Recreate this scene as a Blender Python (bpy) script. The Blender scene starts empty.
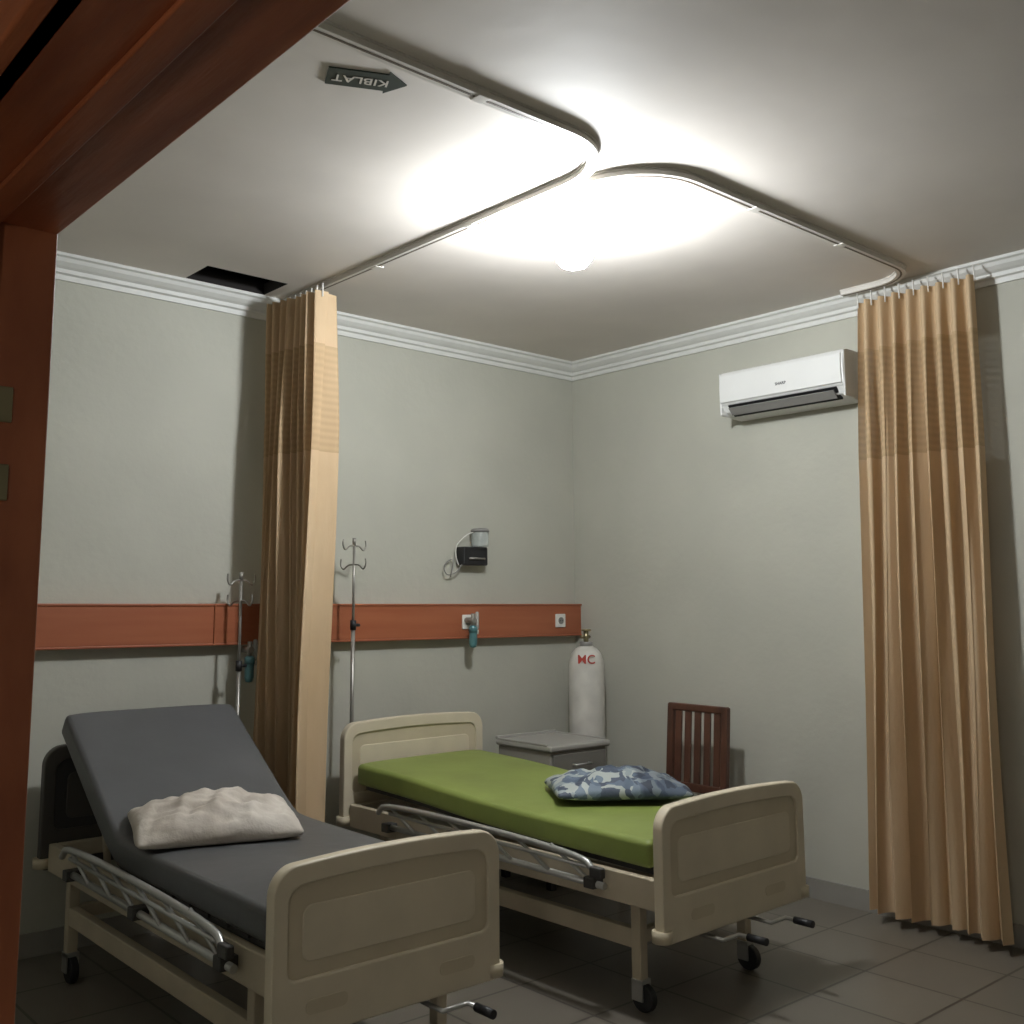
import bpy, bmesh, math, random
from mathutils import Vector, Matrix
random.seed(4)
scene = bpy.context.scene
H = 3.11

# ------------------------------------------------------------------ materials
def srgb(r, g, b):
    def f(c):
        c /= 255.0
        return c/12.92 if c <= 0.04045 else ((c+0.055)/1.055)**2.4
    return (f(r), f(g), f(b), 1.0)

def mat(name, col, rough=0.6, metal=0.0, var=0.06, scale=6.0, bump=0.0, bscale=40.0, stretch=(1, 1, 1),
        col2=None, spec=0.5, emis=None, estr=0.0, alpha=1.0, detail=4.0, coat=0.0, trans=0.0):
    m = bpy.data.materials.new(name)
    m.use_nodes = True
    nt = m.node_tree
    b = nt.nodes['Principled BSDF']
    tc = nt.nodes.new('ShaderNodeTexCoord')
    mp = nt.nodes.new('ShaderNodeMapping')
    mp.inputs['Scale'].default_value = stretch
    nt.links.new(tc.outputs['Object'], mp.inputs['Vector'])
    nz = nt.nodes.new('ShaderNodeTexNoise')
    nz.inputs['Scale'].default_value = scale
    nz.inputs['Detail'].default_value = detail
    nt.links.new(mp.outputs['Vector'], nz.inputs['Vector'])
    rp = nt.nodes.new('ShaderNodeValToRGB')
    c2 = col2 if col2 else tuple([c*(1-var*2.2) for c in col[:3]]+[1])
    c1 = col if col2 else tuple([min(1, c*(1+var)) for c in col[:3]]+[1])
    rp.color_ramp.elements[0].position = 0.33
    rp.color_ramp.elements[1].position = 0.66
    rp.color_ramp.elements[0].color = c2
    rp.color_ramp.elements[1].color = c1
    nt.links.new(nz.outputs['Fac'], rp.inputs['Fac'])
    nt.links.new(rp.outputs['Color'], b.inputs['Base Color'])
    b.inputs['Roughness'].default_value = rough
    b.inputs['Metallic'].default_value = metal
    b.inputs['Specular IOR Level'].default_value = spec
    b.inputs['Alpha'].default_value = alpha
    b.inputs['Coat Weight'].default_value = coat
    b.inputs['Transmission Weight'].default_value = trans
    if bump > 0:
        n2 = nt.nodes.new('ShaderNodeTexNoise')
        n2.inputs['Scale'].default_value = bscale
        n2.inputs['Detail'].default_value = 5
        nt.links.new(mp.outputs['Vector'], n2.inputs['Vector'])
        bp = nt.nodes.new('ShaderNodeBump')
        bp.inputs['Strength'].default_value = bump
        bp.inputs['Distance'].default_value = 0.02
        nt.links.new(n2.outputs['Fac'], bp.inputs['Height'])
        nt.links.new(bp.outputs['Normal'], b.inputs['Normal'])
    if emis:
        b.inputs['Emission Color'].default_value = emis
        b.inputs['Emission Strength'].default_value = estr
    return m

M_wall = mat('wall_paint', srgb(176, 175, 163), 0.75, var=0.03, scale=1.6, bump=0.08, bscale=25)
M_ceil = mat('ceiling_paint', srgb(214, 207, 199), 0.7, var=0.045, scale=1.1, bump=0.08, bscale=8)
M_crown = mat('crown_white', srgb(208, 208, 203), 0.5, var=0.02)
M_floor = mat('floor_tile', srgb(120, 110, 96), 0.35, var=0.08, scale=3)
M_wood = mat('frame_wood', srgb(160, 94, 60), 0.42, scale=3, stretch=(3, 3, 1), col2=srgb(130, 70, 42), bump=0.1, bscale=8, detail=8)
M_woodh = mat('header_wood', srgb(176, 102, 64), 0.42, scale=1.6, stretch=(12, 1.2, 12), col2=srgb(140, 74, 44), bump=0.08, bscale=8, detail=8)
M_rail = mat('rail_wood', srgb(156, 92, 62), 0.4, scale=1.5, stretch=(1, 10, 14), col2=srgb(146, 82, 54), detail=7)
M_cream = mat('cream_plastic', srgb(202, 191, 168), 0.42, var=0.03)
M_cream2 = mat('cream_panel', srgb(190, 178, 153), 0.45, var=0.03)
M_hbd = mat('headboard_dark', srgb(70, 66, 62), 0.5, var=0.04)
M_hbd2 = mat('headboard_dark_panel', srgb(52, 50, 50), 0.5, var=0.04)
M_steel = mat('cream_steel', srgb(180, 168, 146), 0.45, var=0.05)
M_dark = mat('dark_plastic', srgb(28, 28, 30), 0.5, var=0.05)
M_slat = mat('bed_deck', srgb(62, 60, 58), 0.6, var=0.05)
M_alu = mat('aluminium', srgb(185, 185, 182), 0.35, metal=0.7, var=0.03)
M_chrome = mat('chrome', srgb(150, 147, 140), 0.35, metal=0.6, var=0.02)
M_green = mat('green_vinyl', srgb(126, 140, 70), 0.45, var=0.06, scale=3, bump=0.15, bscale=7)
M_grey = mat('grey_vinyl', srgb(80, 81, 82), 0.42, var=0.06, scale=3, bump=0.15, bscale=7)
M_pillow = mat('pillow_white', srgb(202, 194, 184), 0.85, scale=7, col2=srgb(172, 162, 150), bump=0.8, bscale=9)
M_cab = mat('cabinet_grey', srgb(140, 137, 130), 0.45, var=0.03)
M_cabtop = mat('cabinet_top', srgb(154, 152, 146), 0.35, var=0.03)
M_cabd = mat('cabinet_drawer', srgb(112, 110, 104), 0.45, var=0.03)
M_chair = mat('chair_wood', srgb(88, 56, 42), 0.4, scale=4, stretch=(4, 4, 1), col2=srgb(64, 40, 30), detail=7)
M_ac = mat('ac_white', srgb(218, 218, 215), 0.35, var=0.01)
M_acg = mat('ac_grey', srgb(128, 126, 122), 0.5, var=0.02)
M_white = mat('white_plastic', srgb(222, 220, 214), 0.4, var=0.02)
M_cyl = mat('cylinder_paint', srgb(200, 197, 189), 0.4, var=0.06, scale=9)
M_red = mat('red_paint', srgb(170, 62, 52), 0.5, var=0.03)
M_brass = mat('brass', srgb(150, 140, 110), 0.35, metal=0.8)
M_teal = mat('teal_plastic', srgb(76, 118, 122), 0.3, var=0.04)
M_glass = mat('clear_jar', srgb(205, 212, 208), 0.12, var=0.02, alpha=0.45)
M_hole = mat('plenum_dark', srgb(30, 26, 24), 0.9)
M_track = mat('track_white', srgb(208, 203, 195), 0.4, var=0.03)
M_trackd = mat('track_slot', srgb(96, 84, 72), 0.5, var=0.03)
M_sign = mat('sign_green', srgb(40, 52, 46), 0.45, var=0.04)
M_lamp = mat('lamp_diffuser', (1, 1, 1, 1), 0.4, var=0.0, emis=(0.93, 0.97, 1.0, 1), estr=470)
M_fill = mat('fill_diffuser', (1, 1, 1, 1), 0.4, var=0.0, emis=(1.0, 0.97, 0.92, 1), estr=50)  # glow of the added fill light on the corridor side

nt = M_floor.node_tree
b = nt.nodes['Principled BSDF']
br = nt.nodes.new('ShaderNodeTexBrick')
br.offset = 0.0
br.inputs['Scale'].default_value = 1.0
br.inputs['Brick Width'].default_value = 0.4
br.inputs['Row Height'].default_value = 0.4
br.inputs['Mortar Size'].default_value = 0.006
br.inputs['Color1'].default_value = srgb(112, 106, 96)
br.inputs['Color2'].default_value = srgb(106, 100, 91)
br.inputs['Mortar'].default_value = srgb(70, 64, 57)
tc = nt.nodes.new('ShaderNodeTexCoord')
nt.links.new(tc.outputs['Object'], br.inputs['Vector'])
nt.links.new(br.outputs['Color'], b.inputs['Base Color'])

def curtain_mat(name, c1, c2, alpha=1.0, lines=False):
    m = mat(name, c1, 0.8, scale=5, stretch=(1, 1, 0.3), col2=c2, bump=0.1, bscale=60, spec=0.2)
    nt = m.node_tree
    b = nt.nodes['Principled BSDF']
    out = nt.nodes['Material Output']
    tr = nt.nodes.new('ShaderNodeBsdfTranslucent')
    tr.inputs['Color'].default_value = c1
    mx = nt.nodes.new('ShaderNodeMixShader')
    mx.inputs[0].default_value = 0.2
    nt.links.new(b.outputs[0], mx.inputs[1])
    nt.links.new(tr.outputs[0], mx.inputs[2])
    last = mx
    if lines:
        tc = nt.nodes.new('ShaderNodeTexCoord')
        wv = nt.nodes.new('ShaderNodeTexWave')
        wv.wave_type = 'BANDS'
        wv.bands_direction = 'Z'
        wv.inputs['Scale'].default_value = 9
        nt.links.new(tc.outputs['Object'], wv.inputs['Vector'])
        mr = nt.nodes.new('ShaderNodeMapRange')
        mr.inputs['To Min'].default_value = 0.05
        mr.inputs['To Max'].default_value = 0.15
        nt.links.new(wv.outputs['Fac'], mr.inputs['Value'])
        tp = nt.nodes.new('ShaderNodeBsdfTransparent')
        m2 = nt.nodes.new('ShaderNodeMixShader')
        nt.links.new(mr.outputs[0], m2.inputs[0])
        nt.links.new(mx.outputs[0], m2.inputs[1])
        nt.links.new(tp.outputs[0], m2.inputs[2])
        last = m2
    nt.links.new(last.outputs[0], out.inputs['Surface'])
    return m
M_curt = curtain_mat('curtain_fabric', srgb(212, 187, 153), srgb(202, 175, 140))
M_net = curtain_mat('curtain_net', srgb(204, 177, 141), srgb(194, 167, 131), lines=True)

def pattern_mat():
    m = mat('pillow_pattern', srgb(200, 205, 205), 0.6, bump=0.4, bscale=10)
    nt = m.node_tree
    b = nt.nodes['Principled BSDF']
    tc = nt.nodes.new('ShaderNodeTexCoord')
    nd = nt.nodes.new('ShaderNodeTexNoise')
    nd.inputs['Scale'].default_value = 6
    nt.links.new(tc.outputs['Object'], nd.inputs['Vector'])
    ad = nt.nodes.new('ShaderNodeVectorMath')
    ad.operation = 'MULTIPLY_ADD'
    ad.inputs[1].default_value = (0.12, 0.12, 0.12)
    nt.links.new(nd.outputs['Color'], ad.inputs[0])
    nt.links.new(tc.outputs['Object'], ad.inputs[2])
    vo = nt.nodes.new('ShaderNodeTexVoronoi')
    vo.distance = 'MANHATTAN'
    vo.inputs['Scale'].default_value = 24
    nt.links.new(ad.outputs[0], vo.inputs['Vector'])
    rp = nt.nodes.new('ShaderNodeValToRGB')
    cr = rp.color_ramp
    cr.interpolation = 'CONSTANT'
    cr.elements[0].position = 0.0
    cr.elements[0].color = srgb(62, 72, 88)
    cr.elements[1].position = 0.22
    cr.elements[1].color = srgb(102, 116, 130)
    for p, c in ((0.34, srgb(66, 76, 92)), (0.46, srgb(162, 168, 164)), (0.66, srgb(84, 98, 116)), (0.78, srgb(140, 150, 152))):
        e = cr.elements.new(p)
        e.color = c
    nt.links.new(vo.outputs['Color'], rp.inputs['Fac'])
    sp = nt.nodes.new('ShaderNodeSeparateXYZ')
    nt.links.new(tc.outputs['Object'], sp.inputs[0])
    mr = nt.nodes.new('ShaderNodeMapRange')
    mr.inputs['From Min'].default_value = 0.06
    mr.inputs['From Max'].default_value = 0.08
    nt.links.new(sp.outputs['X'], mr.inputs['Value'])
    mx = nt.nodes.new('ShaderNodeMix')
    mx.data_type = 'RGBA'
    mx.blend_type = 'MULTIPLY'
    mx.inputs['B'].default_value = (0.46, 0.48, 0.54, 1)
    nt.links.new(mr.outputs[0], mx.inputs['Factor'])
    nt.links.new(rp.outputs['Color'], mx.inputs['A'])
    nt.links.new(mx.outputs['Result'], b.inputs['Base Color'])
    return m
M_pat = pattern_mat()

# ------------------------------------------------------------------ helpers
def empty(name, loc=(0, 0, 0), rz=0.0):
    o = bpy.data.objects.new(name, None)
    o.empty_display_size = 0.1
    o.location = loc
    o.rotation_euler = (0, 0, rz)
    scene.collection.objects.link(o)
    return o

def mk(name, bm, mats, parent=None, smooth=False, bevel=0.0, seg=2, loc=(0, 0, 0), rot=(0, 0, 0), sub=0):
    me = bpy.data.meshes.new(name)
    bmesh.ops.recalc_face_normals(bm, faces=bm.faces)
    bm.to_mesh(me)
    bm.free()
    o = bpy.data.objects.new(name, me)
    scene.collection.objects.link(o)
    if not isinstance(mats, (list, tuple)):
        mats = [mats]
    for m in mats:
        me.materials.append(m)
    o.location = loc
    o.rotation_euler = rot
    if parent:
        o.parent = parent
    if bevel > 0:
        bv = o.modifiers.new('bevel', 'BEVEL')
        bv.width = bevel
        bv.segments = seg
        bv.limit_method = 'ANGLE'
        bv.angle_limit = math.radians(35)
    if smooth:
        for p in me.polygons:
            p.use_smooth = True
    elif bevel > 0:
        for p in me.polygons:
            p.use_smooth = True
        w = o.modifiers.new('wn', 'WEIGHTED_NORMAL')
        w.keep_sharp = True
    return o

def bbox_bm(bm, lo, hi, mi=0):
    vs = [bm.verts.new((x, y, z)) for x in (lo[0], hi[0]) for y in (lo[1], hi[1]) for z in (lo[2], hi[2])]
    for f in ((0, 1, 3, 2), (4, 6, 7, 5), (0, 4, 5, 1), (2, 3, 7, 6), (0, 2, 6, 4), (1, 5, 7, 3)):
        fc = bm.faces.new([vs[i] for i in f])
        fc.material_index = mi

def box(name, lo, hi, m, parent=None, bevel=0.0, **k):
    bm = bmesh.new()
    bbox_bm(bm, lo, hi)
    return mk(name, bm, m, parent, bevel=bevel, **k)

def boxes(name, lst, m, parent=None, bevel=0.0, **k):
    bm = bmesh.new()
    for lo, hi in lst:
        bbox_bm(bm, lo, hi)
    return mk(name, bm, m, parent, bevel=bevel, **k)

def rod_bm(bm, p1, p2, r, n=14, r2=None):
    p1 = Vector(p1); p2 = Vector(p2)
    d = p2-p1
    q = d.to_track_quat('Z', 'Y').to_matrix().to_4x4()
    M = Matrix.Translation((p1+p2)/2) @ q
    bmesh.ops.create_cone(bm, cap_ends=True, segments=n, radius1=r, radius2=r if r2 is None else r2, depth=d.length, matrix=M)

def rods(name, lst, m, parent=None, n=14):
    bm = bmesh.new()
    for e in lst:
        rod_bm(bm, e[0], e[1], e[2], n)
    o = mk(name, bm, m, parent)
    for p in o.data.polygons:
        p.use_smooth = len(p.vertices) == 4
    return o

def tube(name, pts, r, m, parent=None, smooth_pts=True):
    P = [Vector(p) for p in pts]
    if smooth_pts and len(P) > 2:
        for _ in range(3):
            Q = [P[0]]
            for a, c in zip(P[:-1], P[1:]):
                Q.append(a.lerp(c, 0.25)); Q.append(a.lerp(c, 0.75))
            Q.append(P[-1])
            P = Q
    bm = bmesh.new()
    rings = []
    n = 10
    up = Vector((0.13, 0.21, 0.97))
    for i, p in enumerate(P):
        t = (P[min(i+1, len(P)-1)]-P[max(i-1, 0)]).normalized()
        s = t.cross(up)
        if s.length < 0.05:
            s = t.cross(Vector((1, 0, 0)))
        s.normalize()
        u2 = s.cross(t).normalized()
        rings.append([bm.verts.new(p+r*(math.cos(2*math.pi*k/n)*s+math.sin(2*math.pi*k/n)*u2)) for k in range(n)])
    for a, c in zip(rings[:-1], rings[1:]):
        for k in range(n):
            bm.faces.new((a[k], a[(k+1) % n], c[(k+1) % n], c[k]))
    bm.faces.new(rings[0][::-1]); bm.faces.new(rings[-1])
    return mk(name, bm, m, parent, smooth=True)

def extrude_poly(name, pts, a0, a1, plane, m, parent=None, bevel=0.0, **k):
    bm = bmesh.new()
    def v(p, a):
        if plane == 'xz': return (p[0], a, p[1])
        if plane == 'yz': return (a, p[0], p[1])
        return (p[0], p[1], a)
    A = [bm.verts.new(v(p, a0)) for p in pts]
    B = [bm.verts.new(v(p, a1)) for p in pts]
    n = len(pts)
    bm.faces.new(A); bm.faces.new(B[::-1])
    for i in range(n):
        bm.faces.new((A[i], B[i], B[(i+1) % n], A[(i+1) % n]))
    return mk(name, bm, m, parent, bevel=bevel, **k)

def rrect(x0, x1, z0, z1, rt, rb, n=7, arch=0.0):
    pts = []
    def arc(cx, cz, r, a0, a1):
        for i in range(n+1):
            a = a0+(a1-a0)*i/n
            pts.append([cx+r*math.cos(a), cz+r*math.sin(a)])
    arc(x0+rb, z0+rb, rb, math.pi, 1.5*math.pi)
    arc(x1-rb, z0+rb, rb, 1.5*math.pi, 2*math.pi)
    arc(x1-rt, z1-rt, rt, 0, math.pi/2)
    for i in range(1, 8):
        t = i/8
        pts.append([(x1-rt)+(x0+rt-(x1-rt))*t, z1])
    arc(x0+rt, z1-rt, rt, math.pi/2, math.pi)
    xc = (x0+x1)/2; hw = (x1-x0)/2
    for p in pts:
        if p[1] > (z0+z1)/2:
            p[1] += arch*(1-((p[0]-xc)/hw)**2)
    return pts

def ring(name, outer, inner, y0, y1, m, parent, bevel=0.006):
    bm = bmesh.new()
    n = len(outer)
    O0 = [bm.verts.new((p[0], y0, p[1])) for p in outer]
    O1 = [bm.verts.new((p[0], y1, p[1])) for p in outer]
    I0 = [bm.verts.new((p[0], y0, p[1])) for p in inner]
    I1 = [bm.verts.new((p[0], y1, p[1])) for p in inner]
    for i in range(n):
        j = (i+1) % n
        bm.faces.new((O0[i], O0[j], O1[j], O1[i]))
        bm.faces.new((I0[i], I1[i], I1[j], I0[j]))
        bm.faces.new((O0[i], I0[i], I0[j], O0[j]))
        bm.faces.new((O1[i], O1[j], I1[j], I1[i]))
    return mk(name, bm, m, parent, bevel=bevel, seg=3)

def lathe(name, prof, m, parent=None, n=32, loc=(0, 0, 0), rot=(0, 0, 0)):
    bm = bmesh.new()
    rings = []
    for r, z in prof:
        if r < 1e-5:
            rings.append([bm.verts.new((0, 0, z))])
        else:
            rings.append([bm.verts.new((r*math.cos(2*math.pi*k/n), r*math.sin(2*math.pi*k/n), z)) for k in range(n)])
    for a, c in zip(rings[:-1], rings[1:]):
        for k in range(n):
            j = (k+1) % n
            if len(a) == 1 and len(c) == 1: continue
            if len(a) == 1: bm.faces.new((a[0], c[j], c[k]))
            elif len(c) == 1: bm.faces.new((a[k], a[j], c[0]))
            else: bm.faces.new((a[k], a[j], c[j], c[k]))
    return mk(name, bm, m, parent, smooth=True, loc=loc, rot=rot)

def text_mesh(name, body, size, m, parent, loc=(0, 0, 0), rot=(0, 0, 0), ext=0.001, wrap=None):
    cu = bpy.data.curves.new(name+'_cu', 'FONT')
    cu.body = body
    cu.size = size
    cu.align_x = 'CENTER'; cu.align_y = 'CENTER'
    cu.extrude = ext
    cu.offset = size*0.01
    t = bpy.data.objects.new(name+'_tmp', cu)
    scene.collection.objects.link(t)
    bpy.context.view_layer.update()
    dg = bpy.context.evaluated_depsgraph_get()
    me = bpy.data.meshes.new_from_object(t.evaluated_get(dg))
    bpy.data.objects.remove(t)
    me.name = name
    if wrap:
        r, a0 = wrap
        for v in me.vertices:
            a = a0+v.co.x/r
            rr = r+v.co.z+0.0015
            v.co = Vector((rr*math.cos(a), rr*math.sin(a), v.co.y))
    me.materials.clear()
    me.materials.append(m)
    o = bpy.data.objects.new(name, me)
    scene.collection.objects.link(o)
    o.parent = parent
    o.location = loc
    o.rotation_euler = rot
    return o

# ------------------------------------------------------------------ room shell
XL = -4.40
YF = -6.3
XC = -6.6
box('floor', (XC-0.1, YF-0.1, -0.08), (0.1, 0.1, 0.0), M_floor)
hx0, hx1, hy0, hy1 = -2.84, -2.40, -0.34, -0.093
boxes('ceiling', [((XC-0.1, YF-0.1, H), (hx0, 0.1, H+0.05)), ((hx1, YF-0.1, H), (0.1, 0.1, H+0.05)),
                  ((hx0, YF-0.1, H), (hx1, hy0, H+0.05)), ((hx0, hy1, H), (hx1, 0.1, H+0.05))], M_ceil)
boxes('ceiling_opening', [((hx0-0.1, hy0-0.1, H+0.4), (hx1+0.1, hy1+0.1, H+0.43)),
                          ((hx0-0.1, hy0-0.1, H+0.051), (hx0-0.07, hy1+0.1, H+0.4)),
                          ((hx1+0.07, hy0-0.1, H+0.051), (hx1+0.1, hy1+0.1, H+0.4)),
                          ((hx0-0.1, hy0-0.1, H+0.051), (hx1+0.1, hy0-0.07, H+0.4)),
                          ((hx0-0.1, hy1+0.07, H+0.051), (hx1+0.1, hy1+0.1, H+0.4)),
                          ((hx0-0.001, hy1-0.004, H+0.001), (hx1+0.001, hy1, H+0.06)),
                          ((hx0, hy0, H+0.001), (hx0+0.004, hy1, H+0.06)),
                          ((hx1-0.004, hy0, H+0.001), (hx1, hy1, H+0.06))], M_hole)
box('wall_back', (XC-0.1, 0, 0), (0.1, 0.1, H), M_wall)
box('wall_right', (0, YF, 0), (0.1, 0, H), M_wall)
box('wall_front', (XC-0.1, YF-0.1, 0), (0.1, YF, H), M_wall)
box('wall_corridor', (XC-0.1, YF, 0), (XC, 0, H), M_wall)
DY0, DY1, DZ = -5.7, -3.0, 2.14
boxes('wall_left', [((XL-0.2, DY1+0.06, 0), (XL, 0, H)), ((XL-0.2, YF, 0), (XL, DY0-0.06, H)),
                    ((XL-0.2, DY0-0.06, DZ+0.06), (XL, DY1+0.06, H))], M_wall)
door = empty('door_1', (XL-0.1, (DY0+DY1)/2, 0))
cx, cy = XL-0.1, (DY0+DY1)/2
def L(p): return (p[0]-cx, p[1]-cy, p[2])
for nm, s, yy in (('jamb_left', 1, DY1), ('jamb_right', -1, DY0)):
    ya, yb = sorted((yy, yy+s*0.06))
    boxes(nm, [(L((XL-0.23, ya, 0)), L((XL+0.015, yb, DZ+0.06)))], M_wood, door, bevel=0.004)
    yc, yd = sorted((yy-s*0.012, yy))
    box(nm+'_stop', L((XL-0.13, yc, 0)), L((XL-0.085, yd, DZ)), M_wood, door, bevel=0.003)
    ye, yf = sorted((yy, yy+s*0.13))
    box(nm+'_casing', L((XL-0.25, ye, 0)), L((XL-0.2, yf, DZ+0.13)), M_wood, door, bevel=0.006)
box('header', L((XL-0.23, DY0-0.06, DZ)), L((XL+0.015, DY1+0.06, DZ+0.06)), M_woodh, door, bevel=0.004)
box('header_stop', L((XL-0.13, DY0, DZ-0.010)), L((XL-0.085, DY1, DZ)), M_woodh, door, bevel=0.003)
box('header_casing', L((XL-0.25, DY0-0.13, DZ)), L((XL-0.2, DY1+0.13, DZ+0.13)), M_woodh, door, bevel=0.006)
for i, z in enumerate((1.83, 1.70)):
    box('strike_plate_%d' % (i+1), L((XL-0.075, DY1-0.004, z-0.03)), L((XL-0.045, DY1+0.002, z+0.03)), M_brass, door, bevel=0.002)

crown = [(0, 0), (0.092, 0), (0.092, -0.014), (0.078, -0.02), (0.070, -0.036), (0.05, -0.052), (0.034, -0.06), (0.032, -0.078),
         (0.016, -0.084), (0.013, -0.108), (0, -0.108)]
extrude_poly('trim_1', [(-p[0], H+p[1]) for p in crown], XL, 0, 'yz', M_crown)
extrude_poly('trim_2', [(-p[0], H+p[1]) for p in crown], YF, 0, 'xz', M_crown)
extrude_poly('trim_3', [(XL+p[0], H+p[1]) for p in crown], YF, 0, 'xz', M_crown)
box('baseboard_back', (XL, -0.012, 0), (0, 0, 0.1), M_cab)
box('baseboard_right', (-0.012, YF, 0), (0, -0.012, 0.1), M_cab)

# ------------------------------------------------------------------ medical wall rail
RZ = 1.5
rail = empty('headwall_rail', (-2.2, 0, RZ-0.1))
box('rail_board', (-2.19, -0.06, -0.09), (2.195, -0.001, 0.10), M_rail, rail, bevel=0.008, seg=3)
box('rail_cap', (-2.19, -0.066, 0.094), (2.195, -0.001, 0.106), M_rail, rail, bevel=0.003)
box('rail_lip', (-2.19, -0.064, -0.098), (2.195, -0.001, -0.086), M_rail, rail, bevel=0.003)
box('rail_joint', (-0.41, -0.0675, -0.098), (-0.402, -0.05, 0.106), M_wood, rail, bevel=0.002)
def socket(i, x, z=0.0, w=0.085):
    g = empty('socket_%d' % i, (x, -0.06, z)); g.parent = rail
    box('plate', (-w/2, -0.010, -0.042), (w/2, 0.002, 0.042), M_white, g, bevel=0.004)
    rods('pin_recess', [((0, -0.014, 0), (0, -0.005, 0), 0.022)], M_acg, g, 20)
    rods('pins', [((-0.009, -0.016, 0), (-0.009, -0.01, 0), 0.003), ((0.009, -0.016, 0), (0.009, -0.01, 0), 0.003)], M_dark, g)
socket(1, 1.22); socket(2, 1.995)

def flowmeter(x, z):
    g = empty('oxygen_flowmeter', (x, -0.082, z))
    rods('outlet_body', [((0, 0.005, 0.05), (0, -0.07, 0.05), 0.017), ((0, -0.055, 0.09), (0, -0.055, 0.0), 0.012)], M_chrome, g)
    lathe('flow_tube', [(0, 0), (0.012, 0), (0.012, 0.09), (0.008, 0.10), (0, 0.10)], M_glass, g, 16, loc=(0.03, -0.055, 0.0))
    lathe('humidifier_cap', [(0, 0.02), (0.016, 0.02), (0.026, 0.01), (0.026, -0.02), (0, -0.02)], M_teal, g, 20, loc=(0, -0.055, -0.0))
    lathe('humidifier_jar', [(0.023, -0.02), (0.024, -0.085), (0.018, -0.105), (0, -0.11)], M_teal, g, 20, loc=(0, -0.055, 0))
    rods('knob', [((0.03, -0.055, -0.005), (0.03, -0.055, -0.03), 0.010)], M_white, g)
    return g
flowmeter(-1.0, 1.36)
flowmeter(-2.45, 1.23)

sr = empty('suction_canister', (-0.925, -0.002, 1.785))
box('bracket', (-0.095, -0.075, -0.05), (0.095, 0, 0.06), M_dark, sr, bevel=0.008)
rods('bracket_hook', [((-0.06, -0.085, -0.01), (0.06, -0.085, -0.01), 0.006)], M_chrome, sr)
lathe('jar', [(0, 0.062), (0.05, 0.062), (0.053, 0.075), (0.053, 0.145), (0.045, 0.155)], M_glass, sr, 24, loc=(0.035, -0.07, 0))
lathe('jar_lid', [(0, 0.172), (0.042, 0.172), (0.056, 0.165), (0.056, 0.150), (0, 0.150)], M_acg, sr, 24, loc=(0.035, -0.07, 0))
tube('hose_1', [(-0.08, -0.05, -0.03), (-0.12, -0.05, -0.09), (-0.2, -0.04, -0.12), (-0.22, -0.03, -0.05), (-0.12, -0.02, -0.0), (-0.16, -0.03, -0.12)], 0.0035, M_acg, sr)
tube('hose_2', [(0.0, -0.07, 0.15), (-0.05, -0.06, 0.14), (-0.11, -0.03, 0.08), (-0.12, -0.02, 0.02), (-0.1, -0.03, -0.05)], 0.003, M_white, sr)

# ------------------------------------------------------------------ curtain track (flush to ceiling)
TZ = H-0.026
def arc_pts(c, r, a0, a1, n=12):
    return [(c[0]+r*math.cos(a0+(a1-a0)*i/n), c[1]+r*math.sin(a0+(a1-a0)*i/n)) for i in range(n+1)]
def sweep_rect(name, pts, w, z0, z1, m, parent, off=0.0):
    bm = bmesh.new()
    R = []
    for i, p in enumerate(pts):
        a = Vector(pts[max(i-1, 0)]); c = Vector(pts[min(i+1, len(pts)-1)])
        t = (c-a).normalized(); nn = Vector((-t.y, t.x)); s = nn*w/2
        P = Vector(p)+nn*off
        R.append([bm.verts.new((P.x+s.x, P.y+s.y, z0)), bm.verts.new((P.x-s.x, P.y-s.y, z0)),
                  bm.verts.new((P.x-s.x, P.y-s.y, z1)), bm.verts.new((P.x+s.x, P.y+s.y, z1))])
    for a, c in zip(R[:-1], R[1:]):
        for k in range(4):
            bm.faces.new((a[k], a[(k+1) % 4], c[(k+1) % 4], c[k]))
    bm.faces.new(R[0][::-1]); bm.faces.new(R[-1])
    return mk(name, bm, m, parent)
track = empty('curtain_track', (0, 0, 0))
TX = -2.245; TY = -2.46
t1 = [(TX-0.02, -0.10), (TX, TY+0.3)] + arc_pts((TX-0.3, TY+0.3), 0.3, 0, -math.pi/2)[1:] + [(XL+0.1, TY)]
t2 = [(TX+0.055, -1.95), (TX+0.055, TY+0.3)] + arc_pts((TX+0.355, TY+0.3-0.02), 0.3, math.pi, 1.5*math.pi)[1:] + \
     [(-0.36, TY-0.02)] + arc_pts((-0.36, TY+0.20), 0.22, -math.pi/2, 0)[1:] + [(-0.14, -2.08)]
for i, t in enumerate((t1, t2)):
    sweep_rect('rail_%d' % (i+1), t, 0.042, TZ, H, M_track, track)
    sweep_rect('rail_slot_%d' % (i+1), t, 0.009, TZ-0.001, TZ+0.01, M_trackd, track)
    sweep_rect('rail_flange_%d' % (i+1), t, 0.054, H-0.006, H, M_track, track)
hang = []
for p in [(TX, -0.9), (TX, -1.6), (TX-0.7, TY), (TX-1.4, TY), (TX+0.75, TY-0.02), (TX+1.4, TY-0.02)]:
    hang.append(((p[0]-0.024, p[1]-0.024, TZ-0.003), (p[0]+0.024, p[1]+0.024, H)))
boxes('joint_clips', hang, M_track, track, bevel=0.003)

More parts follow.
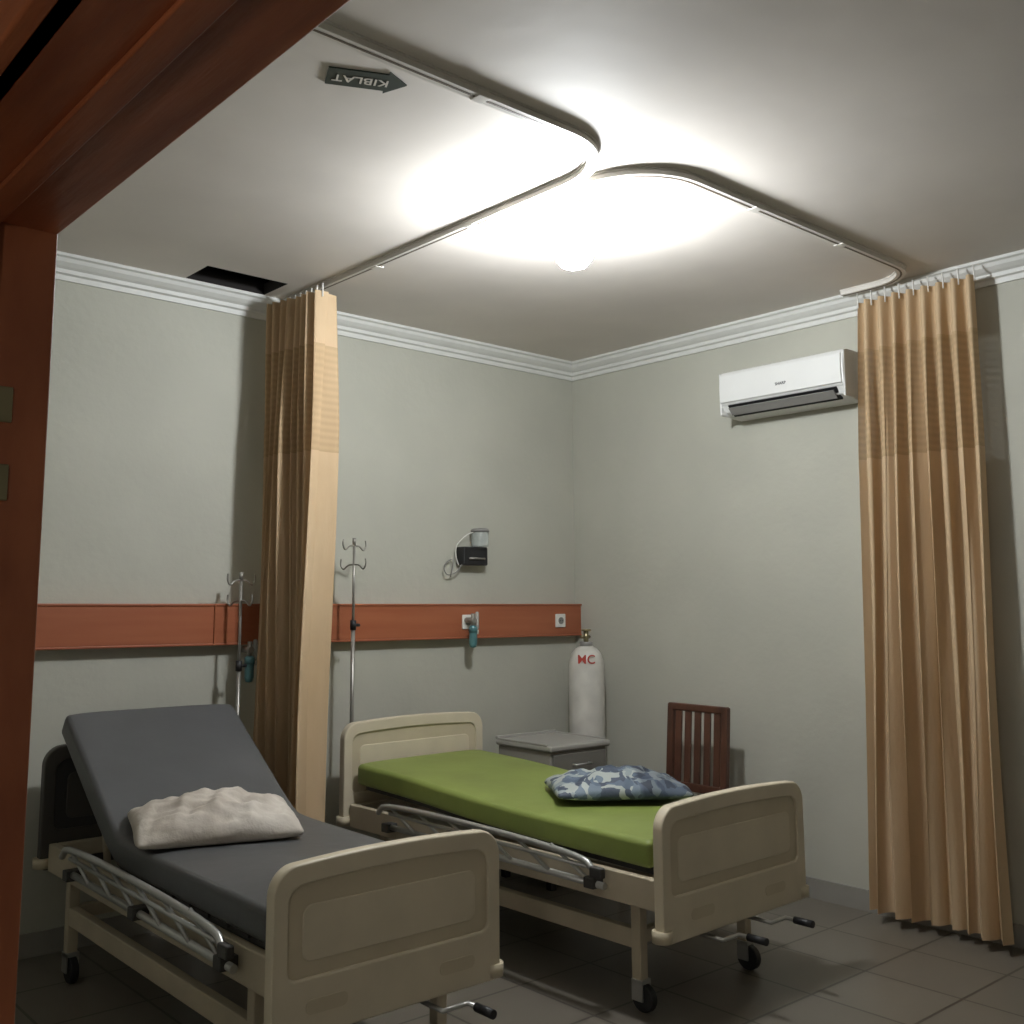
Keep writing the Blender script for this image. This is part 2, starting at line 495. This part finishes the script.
# ------------------------------------------------------------------ curtains
def curtain(name, base, y0t, y1t, y0b, y1b, hem, ztop, n, ampt, ampb, seed, loc, skew=0.0):
    rnd = random.Random(seed)
    g = empty(name, loc)
    NX, NZ = n*16, 70
    ph = [rnd.uniform(-0.5, 0.5) for _ in range(n+2)]
    am = [rnd.uniform(0.65, 1.15) for _ in range(n+2)]
    bm = bmesh.new()
    grid = []
    zh, zn = 2.78, 2.24
    for j in range(NZ+1):
        t = j/NZ
        z = ztop+(hem-ztop)*t
        row = []
        fl = min(1, t*4)
        for i in range(NX+1):
            s = i/NX
            k = s*n; ki = int(min(k, n-1)); kf = k-ki
            a = am[ki]*(1-kf)+am[ki+1]*kf
            p = ph[ki]*(1-kf)+ph[ki+1]*kf
            yy = (y0t*(1-t)+y0b*t)*(1-s)+(y1t*(1-t)+y1b*t)*s
            w = math.sin(2*math.pi*k+p*fl*1.5)
            w = math.copysign(abs(w)**0.75, w)
            am_ = ampt*(1-fl)+ampb*fl
            xx = am_*a*w + 0.012*math.sin(5*t+ki)*fl + 0.02*t*math.sin(3*s*math.pi+t*2) + skew*(s-0.5)
            yy += 0.008*math.sin(4*math.pi*k+1+2*t)*fl+0.006*math.sin(7*t+k*2)*t
            row.append(bm.verts.new((base[0]+xx-loc[0], base[1]+yy-loc[1], z-loc[2])))
        grid.append(row)
    for j in range(NZ):
        zc = ztop+(hem-ztop)*(j+0.5)/NZ
        for i in range(NX):
            f = bm.faces.new((grid[j][i], grid[j][i+1], grid[j+1][i+1], grid[j+1][i]))
            f.material_index = 1 if zn < zc < zh else 0
    mk('cloth', bm, [M_curt, M_net], g, smooth=True)
    lst = []
    for i in range(n+1):
        yy = y0t+(y1t-y0t)*i/n
        lst.append(((base[0]-loc[0], base[1]+yy-loc[1], ztop-0.03-loc[2]), (base[0]-loc[0], base[1]+yy-loc[1], TZ-0.002-loc[2]), 0.004))
    rods('hooks', lst, M_white, g, 8)
    return g
curtain('privacy_curtain', (TX-0.075, 0), -0.12, -0.54, -0.13, -0.53, 0.38, TZ-0.04, 8, 0.075, 0.09, 3, (TX, -0.33, 0.38), skew=0.07)
curtain('privacy_curtain', (-0.13, 0), -2.155, -2.74, -2.07, -2.72, 0.05, TZ-0.05, 8, 0.035, 0.055, 8, (-0.13, -2.4, 0.05))

# ------------------------------------------------------------------ ceiling lamp (bulb on a short holder)
lamp = empty('ceiling_lamp', (-2.05, -2.0, H))
lathe('lamp_base', [(0, 0), (0.05, 0), (0.055, -0.01), (0.05, -0.03), (0.024, -0.04), (0.022, -0.065), (0.03, -0.07), (0.034, -0.11), (0, -0.11)], M_white, lamp, 24)
lathe('lamp_bulb', [(0.034, -0.11), (0.055, -0.13), (0.074, -0.16), (0.080, -0.195), (0.074, -0.23), (0.05, -0.26), (0, -0.272)], M_lamp, lamp, 16)
cl = empty('added_fill_lamp', (XC, -5.0, 1.55))  # invented fill source behind the camera, brightens door header and lifts room shadows
lathe('lamp_base', [(0, 0), (0.16, 0), (0.17, 0.02), (0.17, 0.03), (0, 0.03)], M_white, cl, 32, rot=(0, math.pi/2, 0))
lathe('lamp_diffuser', [(0.15, 0.03), (0.16, 0.05), (0.13, 0.08), (0.06, 0.1), (0, 0.105)], M_fill, cl, 16, rot=(0, math.pi/2, 0))

# ------------------------------------------------------------------ direction arrow sign on ceiling
ang = math.atan2(-0.139, 0.165)+0.26
sg = empty('ceiling_direction_sign', (-3.26, -2.29, H), ang)
pts = [(-0.125, -0.05), (0.06, -0.05), (0.06, -0.066), (0.125, 0), (0.06, 0.066), (0.06, 0.05), (-0.125, 0.05)]
extrude_poly('arrow_plate', pts, -0.005, -0.0005, 'xy', M_sign, sg)
text_mesh('lettering', 'KIBLAT', 0.055, M_track, sg, loc=(-0.02, 0, -0.006), rot=(math.pi, 0, math.pi), ext=0.0006)

# ------------------------------------------------------------------ air conditioner
ac = empty('air_conditioner', (0, -1.72, 2.54))
W = 0.38
prof = [(0, 0.26), (-0.165, 0.26), (-0.19, 0.252), (-0.203, 0.225), (-0.207, 0.15), (-0.203, 0.085), (-0.195, 0.07), (-0.185, 0.065),
        (-0.165, 0.03), (-0.10, 0.004), (0, 0.0)]
extrude_poly('body', prof, -W, W, 'xz', M_ac, ac, bevel=0.006)
extrude_poly('front_panel', [(-0.203, 0.24), (-0.211, 0.225), (-0.215, 0.15), (-0.211, 0.08), (-0.202, 0.08), (-0.2, 0.15)], -W+0.012, W-0.012, 'xz', M_ac, ac, bevel=0.003)
extrude_poly('outlet', [(-0.197, 0.062), (-0.192, 0.066), (-0.13, 0.012), (-0.135, 0.006)], -W+0.05, W-0.05, 'xz', M_dark, ac)
extrude_poly('louver', [(-0.206, 0.044), (-0.202, 0.048), (-0.165, 0.012), (-0.169, 0.008)], -W+0.06, W-0.06, 'xz', M_acg, ac)
for i in range(2):
    box('end_cap_%d' % (i+1), (-0.2, (-W-0.003, W-0.01)[i], 0.01), (-0.001, (-W+0.01, W+0.003)[i], 0.25), M_ac, ac, bevel=0.01)
text_mesh('badge', 'SHARP', 0.022, M_dark, ac, loc=(-0.2155, -0.02, 0.13), rot=(math.pi/2, 0, -math.pi/2), ext=0.0005)

# ------------------------------------------------------------------ hospital beds
def mattress(name, top, th, hw, m, parent):
    P = [Vector(p) for p in top]
    nrm = []
    for i in range(len(P)):
        d = (P[min(i+1, len(P)-1)]-P[max(i-1, 0)]).normalized()
        nrm.append(Vector((-d.y, d.x)))
    low = []
    for p, n_ in zip(P, nrm):
        if n_.y < 0: n_ = -n_
        low.append(p-n_*th)
    poly = [tuple(p) for p in P]+[tuple(p) for p in low[::-1]]
    bm = bmesh.new()
    k = len(P)
    xs = [-hw+2*hw*i/10 for i in range(11)]
    R = []
    for x in xs:
        e = 1-abs(x/hw)**6
        R.append([bm.verts.new((x, p[0], p[1]+(0.008*e if i < k else 0))) for i, p in enumerate(poly)])
    n = len(poly)
    for a, c in zip(R[:-1], R[1:]):
        for i in range(n):
            bm.faces.new((a[i], c[i], c[(i+1) % n], a[(i+1) % n]))
    for rr in (R[0], R[-1]):
        for i in range(k-1):
            bm.faces.new((rr[i], rr[i+1], rr[n-2-i], rr[n-1-i]))
    return mk(name, bm, m, parent, bevel=0.022, seg=4)

def smooth_line(pts, it=2):
    P = [Vector(p) for p in pts]
    for _ in range(it):
        Q = [P[0]]
        for a, c in zip(P[:-1], P[1:]):
            Q.append(a.lerp(c, 0.25)); Q.append(a.lerp(c, 0.75))
        Q.append(P[-1]); P = Q
    return P

def bed(loc, rz, mmat, top, raised, headtop=0.9, foottop=0.77, mhw=0.40, LEN=1.93, w=0.43, hb=None):
    g = empty('hospital_bed', loc, rz)
    def board(nm, y, z0, z1, mats):
        t = 0.022
        A, B = mats
        outer = rrect(-w, w, z0, z1, 0.075, 0.03, arch=0.018)
        inner = rrect(-w+0.05, w-0.05, z0+0.16, z1-0.055, 0.05, 0.03, arch=0.014)
        ring(nm+'_frame', outer, inner, y-t, y+t, A, g, bevel=0.008)
        extrude_poly(nm+'_panel', rrect(-w+0.045, w-0.045, z0+0.15, z1-0.05, 0.05, 0.03, arch=0.014), y-0.012, y+0.012, 'xz', B, g, bevel=0.003)
        extrude_poly(nm+'_inlay', rrect(-w+0.10, w-0.10, z0+0.20, z1-0.11, 0.03, 0.03), y-0.016, y+0.016, 'xz', A, g, bevel=0.004)
        for sx in (-1, 1):
            extrude_poly(nm+'_grip_%s' % ('l' if sx < 0 else 'r'), rrect(sx*0.24-0.07, sx*0.24+0.07, z0+0.06, z0+0.10, 0.018, 0.018), y-0.0235, y+0.0235, 'xz', B, g)
    board('headboard', 0.0, 0.40, headtop, hb or (M_cream, M_cream2))
    board('footboard', -LEN, 0.30, foottop, (M_cream, M_cream2))
    e = w-0.03
    boxes('side_beams', [((-e, -LEN+0.03, 0.40), (-e+0.035, -0.03, 0.51)), ((e-0.035, -LEN+0.03, 0.40), (e, -0.03, 0.51)),
                         ((-e+0.035, -LEN+0.03, 0.45), (e-0.035, -LEN+0.07, 0.51)), ((-e+0.035, -0.07, 0.45), (e-0.035, -0.03, 0.51)),
                         ((-e+0.035, -1.0, 0.45), (e-0.035, -0.96, 0.50))], M_steel, g, bevel=0.005)
    boxes('base_frame', [((-0.36, -LEN+0.18, 0.22), (-0.32, -0.18, 0.29)), ((0.32, -LEN+0.18, 0.22), (0.36, -0.18, 0.29)),
                         ((-0.36, -0.22, 0.24), (0.36, -0.18, 0.29)), ((-0.36, -LEN+0.18, 0.24), (0.36, -LEN+0.22, 0.29))], M_steel, g, bevel=0.005)
    lg = []
    for sx in (-1, 1):
        for y in (-0.2, -LEN+0.2):
            lg.append(((sx*0.34-0.022, y-0.022, 0.10), (sx*0.34+0.022, y+0.022, 0.46)))
    boxes('legs', lg, M_steel, g, bevel=0.005)
    bw = bmesh.new()
    for sx in (-1, 1):
        for y in (-0.2, -LEN+0.2):
            rod_bm(bw, (sx*0.34-0.016, y-0.02, 0.05), (sx*0.34+0.016, y-0.02, 0.05), 0.05, 20)
    mk('casters', bw, M_dark, g, bevel=0.005)
    fk = []
    for sx in (-1, 1):
        for y in (-0.2, -LEN+0.2):
            fk.append(((sx*0.34-0.026, y-0.03, 0.04), (sx*0.34-0.019, y+0.02, 0.11)))
            fk.append(((sx*0.34+0.019, y-0.03, 0.04), (sx*0.34+0.026, y+0.02, 0.11)))
            fk.append(((sx*0.34-0.026, y-0.03, 0.10), (sx*0.34+0.026, y+0.02, 0.115)))
    boxes('caster_forks', fk, M_alu, g)
    P = [Vector(p) for p in top]
    bm = bmesh.new()
    th = 0.105
    Q = smooth_line(top, 1)
    for side, (xa, xb) in enumerate(((-0.35, -0.31), (-0.02, 0.02), (0.31, 0.35))):
        prev = None
        for i, p in enumerate(Q):
            d = (Q[min(i+1, len(Q)-1)]-Q[max(i-1, 0)]).normalized()
            nn = Vector((-d.y, d.x))
            if nn.y < 0: nn = -nn
            u = p-nn*(th+0.002); l = p-nn*(th+0.028)
            rr = [bm.verts.new((xa, u.x, u.y)), bm.verts.new((xb, u.x, u.y)), bm.verts.new((xb, l.x, l.y)), bm.verts.new((xa, l.x, l.y))]
            if prev:
                for k in range(4):
                    bm.faces.new((prev[k], prev[(k+1) % 4], rr[(k+1) % 4], rr[k]))
            else:
                bm.faces.new(rr[::-1])
            prev = rr
        bm.faces.new(prev)
    for a, c in zip(P[:-1], P[1:]):
        n = max(1, int((c-a).length/0.13))
        d = (c-a).normalized()
        nn = Vector((-d.y, d.x))
        if nn.y < 0: nn = -nn
        for i in range(n):
            q = a.lerp(c, (i+0.5)/n)-nn*(th+0.008)
            v = []
            for x in (-0.36, 0.36):
                for (e2, f) in ((-0.04, -0.005), (0.04, -0.005), (0.04, 0.005), (-0.04, 0.005)):
                    w2 = q+d*e2+nn*f
                    v.append(bm.verts.new((x, w2.x, w2.y)))
            for k in range(4):
                bm.faces.new((v[k], v[(k+1) % 4], v[4+(k+1) % 4], v[4+k]))
            bm.faces.new(v[:4][::-1]); bm.faces.new(v[4:])
    mk('deck', bm, M_slat, g)
    if raised:
        rods('backrest_struts', [((-0.3, -0.45, 0.48), (-0.3, -0.33, 0.86), 0.014), ((0.3, -0.45, 0.48), (0.3, -0.33, 0.86), 0.014)], M_steel, g)
    mattress('mattress', smooth_line(top, 2), 0.10, mhw, mmat, g)
    for sx in (-1, 1):
        X = sx*(w+0.022)
        s = 'l' if sx < 0 else 'r'
        ya, yb = -0.40, -1.68
        tube('guard_top_'+s, [(X, ya+0.06, 0.52), (X, ya, 0.575), (X, yb+0.04, 0.56), (X, yb-0.03, 0.50)], 0.013, M_alu, g)
        rods('guard_mid_'+s, [((X, ya-0.03, 0.53), (X, yb-0.02, 0.518), 0.008)], M_alu, g)
        rods('guard_low_'+s, [((sx*(w+0.004), ya+0.02, 0.465), (sx*(w+0.004), yb-0.06, 0.455), 0.013)], M_alu, g)
        st = []
        for i in range(6):
            y = ya-0.02+(yb+0.22-ya)*i/5
            st.append(((X, y, 0.568), (sx*(w+0.008), y-0.19, 0.462), 0.0075))
        rods('guard_struts_'+s, st, M_alu, g)
        boxes('guard_brackets_'+s, [((min(sx*(w-0.03), sx*(w+0.03)), y-0.025, 0.44), (max(sx*(w-0.03), sx*(w+0.03)), y+0.025, 0.48)) for y in (ya, (ya+yb)/2, yb)], M_slat, g, bevel=0.004)
        box('guard_latch_'+s, (X-0.014, yb-0.07, 0.485), (X+0.014, yb-0.01, 0.525), M_slat, g, bevel=0.006)
    for sx in (-1, 1):
        for y, z in ((0, 0.43), (-LEN, 0.33)):
            rods('bumper', [((sx*(w-0.015), y, z-0.02), (sx*(w-0.015), y, z+0.02), 0.036)], M_cream2, g, 20)
    for i, x in enumerate((-0.16, 0.16)):
        tube('crank_%d' % (i+1), [(x, -LEN+0.06, 0.27), (x, -LEN-0.05, 0.27), (x+0.05, -LEN-0.05, 0.27), (x+0.10, -LEN-0.05, 0.27), (x+0.10, -LEN-0.12, 0.27)], 0.008, M_alu, g, smooth_pts=False)
        rods('crank_grip_%d' % (i+1), [((x+0.10, -LEN-0.09, 0.27), (x+0.10, -LEN-0.17, 0.27), 0.014)], M_dark, g)
    return g

top1 = [(-0.13, 1.05), (-0.42, 0.855), (-0.71, 0.66), (-0.80, 0.642), (-1.2, 0.64), (-1.86, 0.635)]
bed((-3.02, -0.20, 0), 0.0, M_grey, top1, True, mhw=0.385, w=0.42, hb=(M_hbd, M_hbd2), foottop=0.765)
top2 = [(-0.05, 0.705), (-0.5, 0.69), (-0.9, 0.66), (-1.3, 0.645), (-1.91, 0.635)]
bed((-1.53, -0.28, 0), 0.022, M_green, top2, False, mhw=0.415, LEN=1.99, w=0.47)

# ------------------------------------------------------------------ pillows
def pillow(a, b_, h, m, loc, rot, seed, wk=1.0):
    rnd = random.Random(seed)
    bm = bmesh.new()
    N = 48
    def hgt(u, v):
        return h*((1-abs(u)**2.4)*(1-abs(v)**2.4))**0.5
    ph = [rnd.uniform(0, 6) for _ in range(8)]
    T = {}; B = {}
    for i in range(N+1):
        for j in range(N+1):
            u = -1+2*i/N; v = -1+2*j/N
            x = a*u*(1-0.05*(1-v*v)); y = b_*v*(1-0.06*(1-u*u))
            c = abs(u*v)**5
            x *= 1-0.06*c; y *= 1-0.06*c
            wr = 0.009*math.sin(6*u+3*v+ph[0])*math.sin(4*v+ph[1])+0.006*math.sin(13*u-5*v+ph[2])+0.005*math.sin(11*v+7*u*v+ph[3])+0.005*math.sin(21*u+9*v+ph[5])*math.sin(8*u-14*v+ph[6])
            wr *= wk
            e = (1-u**4)*(1-v**4)
            z = hgt(u, v)
            rim = (i in (0, N) or j in (0, N))
            T[i, j] = bm.verts.new((x, y, z+wr*e+0.006*math.sin(9*u+ph[4])*(1-e)))
            B[i, j] = T[i, j] if rim else bm.verts.new((x, y, -0.35*z+wr*0.2*e))
    for i in range(N):
        for j in range(N):
            bm.faces.new((T[i, j], T[i+1, j], T[i+1, j+1], T[i, j+1]))
            try:
                bm.faces.new((B[i, j], B[i, j+1], B[i+1, j+1], B[i+1, j]))
            except ValueError:
                pass
    return mk('pillow', bm, m, None, smooth=True, loc=loc, rot=rot)
pillow(0.31, 0.20, 0.10, M_pillow, (-3.11, -1.13, 0.692), (0.14, 0.0, -0.30), 2, 1.3)
pillow(0.31, 0.21, 0.085, M_pat, (-1.41, -1.60, 0.69), (0.0, 0.0, -0.62), 5)

# ------------------------------------------------------------------ IV poles
def iv_pole(loc, ztop, zbot):
    g = empty('iv_pole', loc)
    rods('shaft_lower', [((0, 0, zbot), (0, 0, ztop-0.45), 0.011)], M_chrome, g)
    rods('shaft_upper', [((0, 0, ztop-0.5), (0, 0, ztop-0.02), 0.0075)], M_chrome, g)
    rods('collar', [((0, 0, ztop-0.47), (0, 0, ztop-0.42), 0.016), ((0, 0, ztop-0.445), (0.04, 0, ztop-0.445), 0.008)], M_dark, g)
    for i, a in enumerate((0.2, 1.9, 3.4, 4.9)):
        c, s = math.cos(a), math.sin(a)
        zz = ztop-0.03-(0.10 if i % 2 else 0)
        tube('hook_%d' % (i+1), [(0, 0, zz), (0.04*c, 0.04*s, zz+0.0), (0.07*c, 0.07*s, zz-0.03), (0.09*c, 0.09*s, zz), (0.085*c, 0.085*s, zz+0.03)], 0.0045, M_chrome, g)
    rods('tip', [((0, 0, ztop-0.03), (0, 0, ztop+0.01), 0.010)], M_chrome, g)
    rods('mount', [((0, 0, zbot+0.02), (0, 0, zbot+0.1), 0.018)], M_dark, g)
    return g
iv_pole((-1.90, -0.225, 0), 1.84, 0.40)
iv_pole((-2.52, -0.16, 0), 1.65, 0.40)

# ------------------------------------------------------------------ oxygen cylinder
oc = empty('oxygen_cylinder', (-0.25, -0.33, 0))
lathe('tank', [(0, 0.0), (0.10, 0.0), (0.11, 0.012), (0.11, 1.12), (0.105, 1.16), (0.09, 1.205), (0.065, 1.235), (0.035, 1.25), (0.03, 1.265), (0, 1.265)], M_cyl, oc, 40)
lathe('neck_ring', [(0.036, 1.245), (0.04, 1.25), (0.04, 1.275), (0, 1.275)], M_acg, oc, 24)
rods('valve', [((0, 0, 1.27), (0, 0, 1.34), 0.016), ((-0.045, 0, 1.305), (0.03, 0, 1.305), 0.010), ((0, 0, 1.34), (0, 0, 1.352), 0.03)], M_brass, oc)
aa = math.atan2(-4.45, -4.7)
text_mesh('marking', 'MC', 0.075, M_red, oc, loc=(0, 0, 1.17), wrap=(0.1095, aa))

# ------------------------------------------------------------------ bedside cabinet
cb = empty('bedside_cabinet', (-0.745, -0.52, 0))
box('carcass', (-0.22, -0.21, 0.09), (0.22, 0.205, 0.715), M_cab, cb, bevel=0.006)
box('top', (-0.235, -0.235, 0.715), (0.235, 0.215, 0.75), M_cabtop, cb, bevel=0.012, seg=3)
boxes('top_rim', [((-0.235, 0.195, 0.745), (0.235, 0.215, 0.765)), ((-0.235, -0.2, 0.745), (-0.22, 0.20, 0.757)), ((0.22, -0.2, 0.745), (0.235, 0.20, 0.757))], M_cabtop, cb, bevel=0.004)
box('drawer', (-0.205, -0.225, 0.57), (0.205, -0.208, 0.70), M_cabd, cb, bevel=0.005)
box('shelf_front', (-0.205, -0.225, 0.50), (0.205, -0.208, 0.56), M_cabd, cb, bevel=0.005)
box('door', (-0.205, -0.225, 0.12), (0.205, -0.208, 0.49), M_cabd, cb, bevel=0.005)
tube('drawer_handle', [(-0.06, -0.22, 0.64), (-0.06, -0.25, 0.64), (0.06, -0.25, 0.64), (0.06, -0.22, 0.64)], 0.006, M_alu, cb, smooth_pts=False)
tube('door_handle', [(-0.17, -0.22, 0.38), (-0.17, -0.25, 0.38), (-0.17, -0.25, 0.28), (-0.17, -0.22, 0.28)], 0.006, M_alu, cb, smooth_pts=False)
rods('side_panel_rail', [((-0.23, -0.15, 0.62), (-0.23, 0.15, 0.62), 0.007)], M_alu, cb)
boxes('feet', [((x-0.02, y-0.02, 0), (x+0.02, y+0.02, 0.09)) for x in (-0.19, 0.19) for y in (-0.18, 0.18)], M_dark, cb, bevel=0.004)

# ------------------------------------------------------------------ wooden chair
ch = empty('wooden_chair', (-0.47, -1.16, 0))
def lean(z): return 0.19+0.04*max(0, (z-0.45))/0.5
hwid = 0.20
posts = bmesh.new()
for sy in (-1, 1):
    prev = None
    for z in (0.0, 0.2, 0.45, 0.62, 0.78, 0.95):
        x = lean(z) if z > 0.45 else 0.19+0.03*(0.45-z)/0.45
        y = sy*(hwid-0.018)
        rr = [posts.verts.new((x+dx, y+dy, z)) for dx, dy in ((-0.016, -0.02), (0.016, -0.02), (0.016, 0.02), (-0.016, 0.02))]
        if prev:
            for k in range(4):
                posts.faces.new((prev[k], prev[(k+1) % 4], rr[(k+1) % 4], rr[k]))
        else:
            posts.faces.new(rr[::-1])
        prev = rr
    posts.faces.new(prev)
mk('back_posts', posts, M_chair, ch, bevel=0.004)
sl = bmesh.new()
for i in range(5):
    y = -hwid+0.07+i*(2*hwid-0.14)/4
    v = []
    for z in (0.52, 0.93):
        x = lean(z)
        v += [sl.verts.new((x+dx, y+dy, z)) for dx, dy in ((-0.008, -0.02), (0.008, -0.02), (0.008, 0.02), (-0.008, 0.02))]
    for k in range(4):
        sl.faces.new((v[k], v[(k+1) % 4], v[4+(k+1) % 4], v[4+k]))
    sl.faces.new(v[:4][::-1]); sl.faces.new(v[4:])
mk('back_slats', sl, M_chair, ch, bevel=0.003)
box('top_rail', (lean(0.92)-0.016, -hwid, 0.915), (lean(0.92)+0.016, hwid, 0.955), M_chair, ch, bevel=0.008)
box('lower_rail', (lean(0.52)-0.014, -hwid+0.02, 0.49), (lean(0.52)+0.012, hwid-0.02, 0.535), M_chair, ch, bevel=0.005)
box('seat', (-0.23, -0.225, 0.425), (0.205, 0.225, 0.455), M_chair, ch, bevel=0.01)
boxes('apron', [((-0.2, -0.2, 0.365), (0.18, -0.18, 0.43)), ((-0.2, 0.18, 0.365), (0.18, 0.2, 0.43)), ((-0.21, -0.19, 0.365), (-0.19, 0.19, 0.43))], M_chair, ch, bevel=0.003)
boxes('front_legs', [((-0.22, -0.215, 0), (-0.18, -0.175, 0.43)), ((-0.22, 0.175, 0), (-0.18, 0.215, 0.43))], M_chair, ch, bevel=0.004)
boxes('stretchers', [((-0.19, -0.2, 0.18), (0.2, -0.18, 0.21)), ((-0.19, 0.18, 0.18), (0.2, 0.2, 0.21)), ((0, -0.185, 0.185), (0.02, 0.185, 0.205))], M_chair, ch, bevel=0.003)

# ------------------------------------------------------------------ world + camera
w = bpy.data.worlds.new('world')
w.use_nodes = True
w.node_tree.nodes['Background'].inputs[0].default_value = (0.05, 0.05, 0.05, 1)
w.node_tree.nodes['Background'].inputs[1].default_value = 0.3
scene.world = w
scene.view_settings.view_transform = 'Standard'
scene.view_settings.look = 'None'
scene.view_settings.exposure = 0.0

cam = bpy.data.cameras.new('camera')
cam.sensor_width = 36
cam.lens = 1029/1024*36
cam.shift_x = 45/1024
cam.shift_y = -45/1024
cam.clip_start = 0.02
co = bpy.data.objects.new('camera', cam)
scene.collection.objects.link(co)
co.location = (-4.95, -4.78, 1.5)
yaw = math.radians(49.95); pit = math.radians(7.63)
F = Vector((math.cos(yaw)*math.cos(pit), math.sin(yaw)*math.cos(pit), math.sin(pit)))
co.rotation_euler = F.to_track_quat('-Z', 'Y').to_euler()
scene.camera = co
